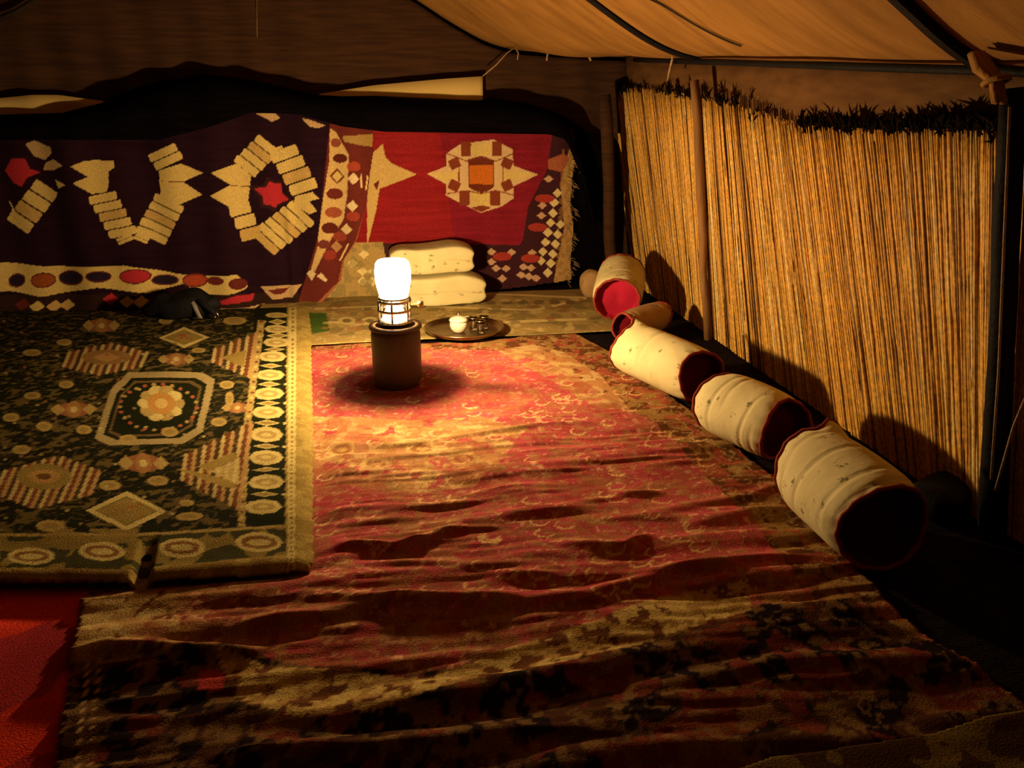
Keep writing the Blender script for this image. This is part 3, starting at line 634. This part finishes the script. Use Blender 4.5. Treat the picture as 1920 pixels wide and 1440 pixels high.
mattress(-.80, -.33, 2.02, 4.75, 'dark thin mattress under the green carpet, its right hand one with the lifted corner')
mattress(-2.4, -.87, 2.02, 4.75, 'dark thin mattress under the green carpet, at the left picture edge')

# ---- folded fabric edge at the near right corner
K = Rug(0.45, 1.6, .80, 1.34, .0035, floor_uv(.03), (.06, .03, .012))
K.speck(np.ones(K.U.shape, bool), (.16, .11, .03), 18, .5, 121, .8)
K.keep = K.mask([(1440, 1445), (1600, 1420), (1740, 1395), (1850, 1362), (1990, 1345), (2100, 1500), (1500, 1800), (1300, 1500)])
tag(K.build('floor_rug', M['pile'], lambda U, V: (U, V, .050+.02*fbm(U*4, V*8, 122)), .02), 'gold brown rug edge peeping into the near right corner of the picture', 'rug', 'rugs spread on the ground')

# ================================================================ REED SCREENS, POLES, ROOF STRIPS
def reed_screen(top, bot, n, warp, label, seed, off=0.0):
    R = random.Random(seed); vs = []; fs = []; cs = []; tips = []
    tl = [(p[0], p[1]) for p in top]; bl = [(p[0], p[1]) for p in bot]
    for i in range(n):
        t = (i+.5)/n; tb = t+warp*math.sin(math.pi*t)
        tx = tl[0][0]+(tl[-1][0]-tl[0][0])*t; ty = float(interp(tl, tx))
        bx = bl[0][0]+(bl[-1][0]-bl[0][0])*tb; b_y = float(interp(bl, bx))
        P1 = Vector(wl(tx+R.gauss(0, 1.5), ty+R.uniform(-3, 9)+ (R.random() < .08)*R.uniform(0, 25), off)); P0 = Vector(wl(bx+R.gauss(0, 2.5), b_y, off)); P0.z = max(P0.z, .004)
        rad = R.uniform(.0028, .0062)*(1+.2*t); d = R.choice([0, 0, .003, .005, -.003])
        g = R.random(); c = (.55+.22*g, .30+.14*g, .045+.035*g)
        if R.random() < .10: c = (.22, .11, .03)
        if R.random() < .08: c = (.75, .60, .27)
        m = 9; base = len(vs); wob = [R.gauss(0, .0028) for _ in range(m)]
        for k in range(m):
            q = P0.lerp(P1, k/(m-1)); q = q+Vector((-d+wob[k]*.5, wob[k], 0)); rr = rad*(1-.25*k/(m-1))
            nd = .82 if R.random() < .12 else 1
            for s in range(5):
                a = s/5*6.283; vs.append((q.x+rr*math.cos(a), q.y+rr*math.sin(a), q.z)); cs.append((*[x*nd*R.uniform(.93, 1.05) for x in c], 1))
        for k in range(m-1):
            for s in range(5):
                a = base+k*5+s; b = base+k*5+(s+1) % 5; fs.append((a, b, b+5, a+5))
        fs.append(tuple(base+(m-1)*5+s for s in range(5))); tips.append((P1, t))
    root = empty('reed_screen', wl((bot[0][0]+bot[-1][0])/2, (bot[0][1]+bot[-1][1])/2)); tag(root, label, 'reed screen')
    ml = Matrix.Translation(-Vector(root.location))
    me = bpy.data.meshes.new('reeds'); me.from_pydata(vs, [], fs)
    at = me.color_attributes.new('Col', 'FLOAT_COLOR', 'POINT'); at.data.foreach_set('color', np.array(cs, np.float32).ravel())
    o = mesh_obj('reeds', me, M['reed'], root); o.matrix_parent_inverse = ml
    bm = bmesh.new()
    for P, t in tips:
        dens = .03+.20*np.clip((t-.12)*1.3, 0, 1) if n > 300 else .04
        if R.random() < dens:
            for _ in range(12):
                h = R.uniform(-.01, .055); q = P+Vector((R.gauss(.0, .014), R.gauss(0, .028), h))
                tube([P-Vector((0, 0, .012)), P.lerp(q, .5)+Vector((R.gauss(0, .006), R.gauss(0, .010), .006)), q], [.002, .0055, .0008], 4, bm)
    o = bm_obj('seed_heads', bm, M['plume'], root); o.matrix_parent_inverse = ml; o['kind'] = 'stuff'; o['label'] = 'dark ragged seed heads at the reed tops'
    return root
reed_screen([(1138, 172), (1160, 165), (1200, 166), (1300, 180)], [(1190, 543), (1326, 634)], 175, .05, 'narrow yellow reed screen on the right wall, left of the wooden pole', 1)
reed_screen([(1310, 178), (1400, 203), (1480, 228), (1540, 238), (1640, 243), (1750, 240), (1880, 240)], [(1334, 639), (1740, 910), (1860, 990)], 470, .13, 'wide yellow reed screen on the right wall between wooden pole and black post', 2)
reed_screen([(1925, 262), (2150, 270)], [(1890, 1000), (2080, 1120)], 90, .0, 'reed screen right of the black post at the picture edge', 3)
def pole(name, a, b, r, mat, label, cat, n=8, wob=.004, group=None):
    a, b = Vector(a), Vector(b); R = random.Random(len(label))
    pts = [a.lerp(b, k/(n-1))+Vector((R.gauss(0, wob), R.gauss(0, wob), 0)) for k in range(n)]
    return tag(bm_obj(name, tube(pts, [r*R.uniform(.92, 1.06) for _ in pts], 12), M[mat]), label, cat, group)
p0 = wl(1328, 640, .035); p0[2] = 0; pole('tent_pole', p0, wl(1302, 150, .035), .021, 'wood', 'brown wooden pole between the two lit reed screens', 'pole')
p0 = fl(1850, 975); p0 = np.array([1.68, p0[1], 0]); pole('tent_post', wl(1856, 985, .05), wl(1900, 165, .05), .030, 'darkpole', 'black post at the right end of the wide reed screen', 'pole', wob=.002)
pole('corner_pole', (1.52, 5.10, 0), (1.42, 5.10, 1.25), .040, 'brown', 'brown cloth wrapped pole in the back corner by the reed screen', 'pole')
pole('ridge_rail', wl(1190, 112, .02), wl(2150, 142, .02), .013, 'darkpole', 'black rail under the lit canvas above the reed screens', 'rail', wob=.001)
# rafters and seam tape under the canvas
def on_roof(px, py):        # where the sight line through a photo point meets the canvas
    d = ray(px, py); best = None
    for t in np.linspace(.6, 5.6, 900):
        P = CP+d/d[1]*t
        if P[1] > 5.4: break
        ze = eave_z(P[1]); xe = XB+.08-.14*ze; s_ = xe-P[0]
        if s_ < 0: continue
        g = P[2]-roof_pt(s_, P[1])[2]
        if best is None or abs(g) < best[0]: best = (abs(g), s_, P[1])
    return best[1], best[2]
def rafter(a, b, w, h, label, name='rafter', mat='darkpole', ext=1.25):
    s0, y0 = on_roof(*b); s1, y1 = on_roof(*a); bm = bmesh.new(); prev = None; n = 30
    for k in range(n):
        f = k/(n-1)*ext; s = s0+(s1-s0)*f; yy = y0+(y1-y0)*f; p = Vector(roof_pt(s, yy)); p.z -= .010
        sec = [bm.verts.new(p+Vector((0, dy, dz))) for dy, dz in ((-w, 0), (w, 0), (w*.8, -h), (-w*.8, -h))]
        if prev:
            for i in range(4): bm.faces.new((prev[i], prev[(i+1) % 4], sec[(i+1) % 4], sec[i]))
        else: bm.faces.new(sec[::-1])
        prev = sec
    bm.faces.new(prev); tag(bm_obj(name, bm, M[mat], None, False), label, 'tent strap' if name == 'seam_strap' else 'rafter')
rafter((1115, 0), (1312, 106), .026, .012, 'black strap crossing the lit canvas above the wooden pole', 'seam_strap')
rafter((1235, 0), (1390, 80), .006, .006, 'thin dark seam cord across the lit canvas', 'seam_strap', 'darkcord')
rafter((1705, 0), (1885, 142), .020, .022, 'thick black rafter at the upper right over the black post')
# cords
def cord(pts, r, label, mat='cord', group='short cords hanging under the canvas edge'):
    tag(bm_obj('cord', tube(pts, r, 6), M[mat]), label, 'cord', group)
a, b = by(905, 143, 5.20), by(966, 88, 5.20)
cord([a, by(930, 122, 5.18), by(950, 100, 5.18), b], .004, 'thin cord running up from the corner of the pale gap to the canvas', group=None)
cord([by(966, 88, 5.1), by(972, 100, 5.1), by(970, 112, 5.1)], .004, 'short loose cord end at the canvas edge, leftmost', group=None)
cord([by(1026, 74, 5.0), by(1028, 90, 5.0), by(1025, 114, 5.0)], .005, 'short pale cord end at the canvas edge, second from the left', group=None)
cord([by(1105, 84, 5.0), by(1100, 96, 5.0), by(1108, 114, 5.0)], .008, 'knotted short pale cord at the canvas edge, left of the reed screens', group=None)
cord([wl(1259, 84, .06), wl(1261, 110, .07), wl(1256, 130, .06), wl(1252, 150, .05)], .006, 'pale cord hanging from the canvas over the narrow reed screen', group=None)
cord([wl(1893, 200, .10), wl(1884, 420, .10), wl(1872, 700, .10), wl(1858, 900, .10)], .0035, 'thin pale cord running down the left side of the black post', group=None)
cord([wl(1925, 740, .12), wl(1900, 800, .12), wl(1880, 870, .12), wl(1866, 920, .12)], .0035, 'thin pale cord slanting down to the foot of the black post', group=None)
cord([by(481, 0, 5.32), by(482, 60, 5.33), by(483, 108, 5.33), by(486, 125, 5.33)], .002, 'very thin thread hanging down the brown cloth', group=None)
cord([by(-20, 42, 5.28), by(30, 22, 5.28), by(75, -5, 5.28)], .014, 'dark rope crossing the upper left corner', 'darkcord', None)
# cloth knot binding the post to the roof
bm = bmesh.new(); c = Vector(wl(1868, 152, .10)); R = random.Random(9)
for k in range(5):
    o1 = Vector((R.gauss(0, .012), R.gauss(0, .02), 0)); tube([c+o1+Vector((-.02, .06, .065)), c+o1+Vector((-.015, .03, .03)), c+o1*.4, c+o1+Vector((.005, -.02, -.05))], [.009, .015, .012, .007], 8, bm)
tube([c+Vector((.022*math.cos(t), .032*math.sin(t), -.010*math.sin(t))) for t in np.linspace(0, 6.1, 14)], .007, 6, bm)
tag(bm_obj('cloth_knot', bm, M['canvas']), 'twisted pale cloth tied round the top of the black post', 'knot')

# ================================================================ BOLSTERS
def bolster(a, b, r, label, seed, tuft=None, flat=.94, cinch=0, endmat='maroon', cover='cream'):
    a, b = Vector(a), Vector(b); ax = b-a; Ln = ax.length; ax.normalize()
    side = ax.cross(Vector((0, 0, 1))).normalized(); upv = side.cross(ax).normalized()
    base = Vector(((a.x+b.x)/2, (a.y+b.y)/2, min(a.z, b.z)-r*flat)); root = empty('bolster_cushion', base)
    rot = Matrix((ax, side, upv)).transposed().to_4x4()
    mid = (a+b)/2; rot.translation = mid-base
    R = random.Random(seed); nl, ns = 46, 72; ph = [R.uniform(0, 6.28) for _ in range(8)]
    def rad(t, an):
        k = 1-.10*abs(2*t-1)**6
        w = .018*math.sin(an*2+ph[0]+t*3)+.014*math.sin(an*3+ph[1]-t*5)
        # creases that run round the cushion, fading with angle
        cr = 0
        for i in range(6):
            t0 = .08+i*.165+.03*math.sin(ph[i]); c0 = ph[(i*3) % 8]
            cr -= .040*math.exp(-((t-t0-.05*math.sin(an+c0))/.014)**2)*max(0, math.cos(an-c0))**.7
        pk = .020*math.sin(an*13+ph[2])*abs(2*t-1)**8
        return r*(k+w+cr+pk)
    V = []; bm = bmesh.new()
    for i in range(nl):
        t = i/(nl-1); ring = []
        for j in range(ns):
            an = j/ns*2*math.pi; q = rad(t, an); y = q*math.cos(an); z = q*math.sin(an)*flat
            if z < -r*.86: z = -r*.86-(abs(z)-r*.86)*.15
            p = Vector(((t-.5)*Ln+.012*math.sin(an*2+ph[3])*(2*t-1)*1.2, y, z))
            if tuft and i < 5:
                g = math.exp(-((an-tuft)/.22)**2)*(1-i/5); p += Vector((-.045*g, y*.22*g, z*.28*g))
            ring.append(bm.verts.new(p))
        V.append(ring)
    for A, B in zip(V, V[1:]):
        for j in range(ns): bm.faces.new((A[j], A[(j+1) % ns], B[(j+1) % ns], B[j]))
    rings = [[v.co.copy() for v in V[0]], [v.co.copy() for v in V[-1]]]
    bm.transform(rot)
    bm_obj('cover', bm, M[cover], root)
    for e, ring in enumerate(rings):
        s = -1 if e == 0 else 1
        bm = bmesh.new(); cen = sum(ring, Vector())/ns; rr = []
        for k, (f, dx) in enumerate(((.99, 0), (.95, -.020), (.90, -.040), (.80, -.042), (.50, -.036), (.20, -.040), (.06, -.046))):
            rr.append([bm.verts.new(cen+(p-cen)*f*(1+.02*math.sin(j*.7+k))+Vector((s*dx, 0, 0))) for j, p in enumerate(ring)])
        for A, B in zip(rr, rr[1:]):
            for j in range(ns): bm.faces.new((A[j], A[(j+1) % ns], B[(j+1) % ns], B[j]))
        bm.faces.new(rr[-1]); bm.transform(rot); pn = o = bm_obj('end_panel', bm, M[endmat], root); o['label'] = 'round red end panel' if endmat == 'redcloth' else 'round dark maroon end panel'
        bm = bmesh.new(); pts = [p+Vector((s*.006, 0, 0)) for p in ring]; pts = pts[::2]; pts.append(pts[0])
        tube(pts, .007, 6, bm, False); bm.transform(rot); o = bm_obj('piping', bm, M['pipe'], pn); o['label'] = 'red edge piping'
    tag(root, label, 'bolster', 'bolster cushions lying in a row along the reed wall')
    return root
def ax(p, r, flat=.94): return fl(*p, r*flat+.015)
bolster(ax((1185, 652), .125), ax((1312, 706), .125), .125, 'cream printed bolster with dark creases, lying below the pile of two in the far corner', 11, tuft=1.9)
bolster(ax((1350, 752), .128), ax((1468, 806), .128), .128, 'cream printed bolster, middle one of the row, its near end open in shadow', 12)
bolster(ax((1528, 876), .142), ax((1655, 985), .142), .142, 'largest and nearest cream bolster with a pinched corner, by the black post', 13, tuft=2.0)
# far pile: one across, one leaning on it with its red end to the lantern
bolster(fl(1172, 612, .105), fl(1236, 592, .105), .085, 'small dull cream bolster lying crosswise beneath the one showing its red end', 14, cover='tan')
A0 = by(1157, 562, 4.20); A1 = by(1166, 512, 4.60)
bolster(A0, A1, .14, 'cream bolster in the far corner showing its round red end', 15, endmat='redcloth')
def cushion(name, c, sx, sy, sz, mat, label, cat, rz=0, group=None, power=2.6, seed=0):
    bm = bmesh.new(); bmesh.ops.create_uvsphere(bm, u_segments=40, v_segments=24, radius=1)
    R = random.Random(seed); ph = [R.uniform(0, 6) for _ in range(4)]
    for v in bm.verts:
        x, y, z = v.co; f = lambda q: math.copysign(abs(q)**(2/power), q)
        w = 1+.03*math.sin(x*4+ph[0])+.03*math.sin(y*5+ph[1]+z*2); v.co = Vector((f(x)*sx*w, f(y)*sy*w, f(z)*sz*(1+.06*math.sin(x*5+ph[2]))))
    o = bm_obj(name, bm, M[mat]); o.location = c; o.rotation_euler = (0, 0, rz); return tag(o, label, cat, group)
c = by(1112, 508, 4.95); cushion('cushion', (c[0], 4.95, .10), .08, .08, .09, 'tan', 'small dull cushion half hidden behind the far bolster', 'cushion')
c = fl(1908, 966, .03); cushion('cushion', (c[0], c[1], .03), .13, .032, .028, 'cream', 'pale cushion end at the right picture edge by the black post', 'cushion', rz=math.radians(-72), power=3, seed=3)
c = fl(1790, 950); cushion('folded_blanket', (c[0]-.07, c[1]-.02, .055), .13, .08, .055, 'bag', 'black bundled blanket on the ground at the foot of the black post', 'blanket', rz=.5, seed=5)

# ================================================================ FOLDED QUILTS
def quilt(x0, x1, y0, y1, z0, h, label, seed):
    # a quilt folded in three: S-shaped section swept in depth, folds showing at the right end
    root = empty('folded_quilt', ((x0+x1)/2, (y0+y1)/2, z0)); w = x1-x0; R = random.Random(seed); ph = [R.uniform(0, 6) for _ in range(5)]
    n = 2; bm = bmesh.new(); nd, nr = 26, 64; rings = []
    for i in range(nd):
        t = i/(nd-1)*2-1; sq = (1-abs(t)**5)**.5*.16+.84 if abs(t) < 1 else .80; y = t*(y1-y0)/2; ring = []
        for j in range(nr):
            a = j/nr*6.283; cx, cz = math.cos(a), math.sin(a)
            x = math.copysign(abs(cx)**(.42), cx)*w/2; z = math.copysign(abs(cz)**.62, cz)*h/2
            groove = .10*h*math.exp(-(cz/.14)**2)*(abs(cx) > .5)
            x -= math.copysign(groove, cx)
            z += .05*h*math.sin(x*9+ph[0]+y*4)*(cz > 0)+.03*h*math.sin(x*21+ph[1])
            ring.append(bm.verts.new((x*(sq*.5+.5), y+.01*math.sin(x*11+ph[2]), z*sq+h/2)))
        rings.append(ring)
    for A, B in zip(rings, rings[1:]):
        for j in range(nr): bm.faces.new((A[j], A[(j+1) % nr], B[(j+1) % nr], B[j]))
    bm.faces.new(rings[0][::-1]); bm.faces.new(rings[-1])
    subd(bm_obj('quilt_body', bm, M['cream'], root))
    bm = bmesh.new(); tube([(-w*.42+w*.84*k/11, -(y1-y0)/2*.985, h*(.50+.04*math.sin(k*.9+ph[3]))) for k in range(12)], .005, 6, bm)
    bm_obj('hem', bm, M['cream'], root)
    return tag(root, label, 'quilt', 'cream quilts folded in a stack behind the lantern')
q0 = by(722, 560, 4.78); q1 = by(917, 555, 4.78)
quilt(q0[0], q1[0], 4.78, 5.08, .028, .178, 'lower cream folded quilt of the stack right behind the lantern', 1)
q0 = by(728, 480, 4.80); q1 = by(893, 480, 4.80)
quilt(q0[0], q1[0], 4.80, 5.07, .222, .165, 'upper cream folded quilt lying on top of the stack behind the lantern', 2)

# ================================================================ LANTERN on its gas cylinder
lp = fl(748, 738); lx, ly = float(lp[0]), float(lp[1])+.09; lz = .014
root = empty('gas_lantern', (lx, ly, lz)); tag(root, 'lit gas lantern with glowing glass on a dark gas cylinder, standing on the red carpet', 'lantern')
RC = .108
bm_obj('gas_cylinder', lathe([(0, .004), (.088, .0), (.096, .006), (.096, .018), (RC-.004, .026), (RC, .04), (RC, .236), (RC-.003, .252), (RC-.014, .266), (.070, .276), (.030, .280), (.0, .281)], 56), M['cylinder'], root)
bm_obj('guard_ring', lathe([(.082, .262), (RC+.006, .262), (RC+.008, .268), (RC+.006, .276), (.084, .276), (.082, .262)], 56), M['cylinder'], root)
bm_obj('valve_stem', lathe([(0, .275), (.020, .277), (.020, .297), (.010, .301), (.010, .42), (.016, .425), (.016, .440), (0, .442)], 20), M['brass'], root)
bm_obj('collar', lathe([(.040, .284), (.074, .286), (.079, .292), (.079, .298), (.040, .298), (.040, .284)], 48), M['steel'], root)
for z in (.338, .378):
    bm_obj('band', lathe([(.068, z), (.074, z), (.074, z+.011), (.068, z+.011), (.068, z)], 48), M['steel'], root)
for k in range(6):
    a = k/6*6.283+.35; x, y = .071*math.cos(a), .071*math.sin(a)
    bm_obj('upright', tube([(x, y, .296), (x, y, .392)], .0045, 8), M['steel'], root)
bm_obj('valve_knob', tube([(.072, -.02, .368), (.100, -.028, .370), (.101, -.028, .370), (.122, -.034, .371)], [.005, .005, .013, .013], 14), M['brass'], root)
bm_obj('burner_cone', lathe([(.060, .300), (.058, .302), (.026, .372), (.012, .390), (.012, .380), (.022, .366), (.054, .300), (.060, .300)], 40), M['enamel'], root)  # added white cone, sloped to catch mantle light and brighten the collar
bm_obj('globe_seat', lathe([(.046, .392), (.068, .392), (.071, .398), (.066, .402), (.046, .402), (.046, .392)], 40), M['steel'], root)
o = bm_obj('glass_globe', lathe([(.055, .403), (.062, .408), (.070, .440), (.076, .475), (.077, .510), (.072, .545), (.062, .558), (.040, .562)], 40), M['glow'], root); o['label'] = 'frosted glass globe shining white'
o = bm_obj('mantle', lathe([(0, .442), (.012, .444), (.020, .462), (.024, .485), (.020, .505), (.010, .516), (0, .518)], 12), M['mantle'], root); o['label'] = 'white hot gas mantle inside the globe'

# ================================================================ TRAY WITH TEA THINGS
tc_ = fl(870, 632); tx, ty = float(tc_[0]), float(tc_[1]); tz = .032
root = empty('serving_tray', (tx, ty, tz)); tag(root, 'round dark metal tray on the carpet right of the lantern, carrying tea things', 'tray')
bm_obj('tray_plate', lathe([(0, .004), (.175, .004), (.195, .012), (.212, .026), (.218, .027), (.216, .022), (.198, .006), (.178, 0), (0, 0)], 64), M['tin'], root)
bm = bmesh.new(); tube([(.216*math.cos(t), .216*math.sin(t), .027) for t in np.linspace(0, 6.283, 65)], .0035, 6, bm, False); bm_obj('rim', bm, M['brass'], root)
t = empty('sugar_pot', (tx-.03, ty-.02, tz+.005)); tag(t, 'small shiny lidded pot on the tray, nearest the lantern', 'pot')
bm_obj('bowl', lathe([(0, 0), (.026, 0), (.030, .005), (.042, .018), (.048, .038), (.046, .056), (.040, .062), (.037, .062), (.042, .052), (.044, .038), (.036, .018), (0, .008)], 36), M['enamel'], t)
lid = bm_obj('lid', lathe([(.050, .063), (.051, .067), (.044, .076), (.024, .084), (.008, .087), (0, .087)], 36), M['enamel'], t)
bm_obj('lid_knob', lathe([(0, .086), (.004, .088), (.005, .094), (.010, .100), (.008, .107), (0, .110)], 20), M['steel'], lid)
def tea_glass(x, y, label):
    t = empty('tea_glass', (x, y, tz+.005)); tag(t, label, 'glass', 'small tea glasses on the round tray')
    bm_obj('glass_body', lathe([(0, 0), (.022, 0), (.024, .004), (.020, .022), (.022, .045), (.027, .066), (.0255, .066), (.0205, .045), (.0185, .022), (.021, .008), (0, .006)], 28), M['glass'], t)
    bm_obj('gold_rim', lathe([(.0262, .062), (.0278, .062), (.0280, .068), (.0264, .068), (.0262, .062)], 28), M['brass'], t)
tea_glass(tx+.055, ty+.02, 'small tea glass on the tray just right of the shiny pot')
tea_glass(tx+.115, ty+.035, 'small tea glass on the tray, rightmost of the three')
tea_glass(tx+.085, ty-.05, 'small tea glass standing nearest on the tray')

# ================================================================ BLACK BAG on the green carpet
bp = by(345, 575, 4.72); root = empty('shoulder_bag', (float(bp[0]), 4.72, ZT)); tag(root, 'slumped black bag with a grey strap at the far edge of the green carpet', 'bag')
bm = bmesh.new(); bmesh.ops.create_uvsphere(bm, u_segments=40, v_segments=24, radius=1); R = random.Random(6)
for v in bm.verts:
    x, y, z = v.co; w = 1+.10*math.sin(x*4+1)+.06*math.sin(y*6+x*3)
    v.co = Vector((math.copysign(abs(x)**.75, x)*.22*w, math.copysign(abs(y)**.8, y)*.11*w, max(0, .055+z*.075*w+.012*math.sin(x*9))))
bm_obj('bag_body', bm, M['bag'], root)
bm = bmesh.new()
pts = [Vector((.06, -.10, .115)), Vector((.085, -.125, .085)), Vector((.10, -.14, .045)), Vector((.115, -.15, .012))]
for w, (a, b) in zip((1, 1, 1), zip(pts, pts[1:])):
    vs = [bm.verts.new(p+Vector((s*.012, 0, 0))) for p in (a, b) for s in (-1, 1)]; bm.faces.new((vs[0], vs[1], vs[3], vs[2]))
bmesh.ops.remove_doubles(bm, verts=bm.verts, dist=.0005); st = o = solid(bm_obj('strap', bm, M['strap'], root), .003, 0); o['label'] = 'grey webbing strap'
bm = bmesh.new(); tube([(.20+.011*math.cos(t), -.15, .026+.014*math.sin(t)) for t in np.linspace(0, 6.283, 17)], .005, 6, bm, False); o = bm_obj('buckle', bm, M['steel'], st); o['label'] = 'bright metal buckle'
bm = bmesh.new(); tube([(.10, -.10, .10), (.15, -.12, .07), (.19, -.14, .035), (.20, -.15, .02)], [.016, .020, .016, .010], 8, bm); bm_obj('flap', bm, M['bag'], root)
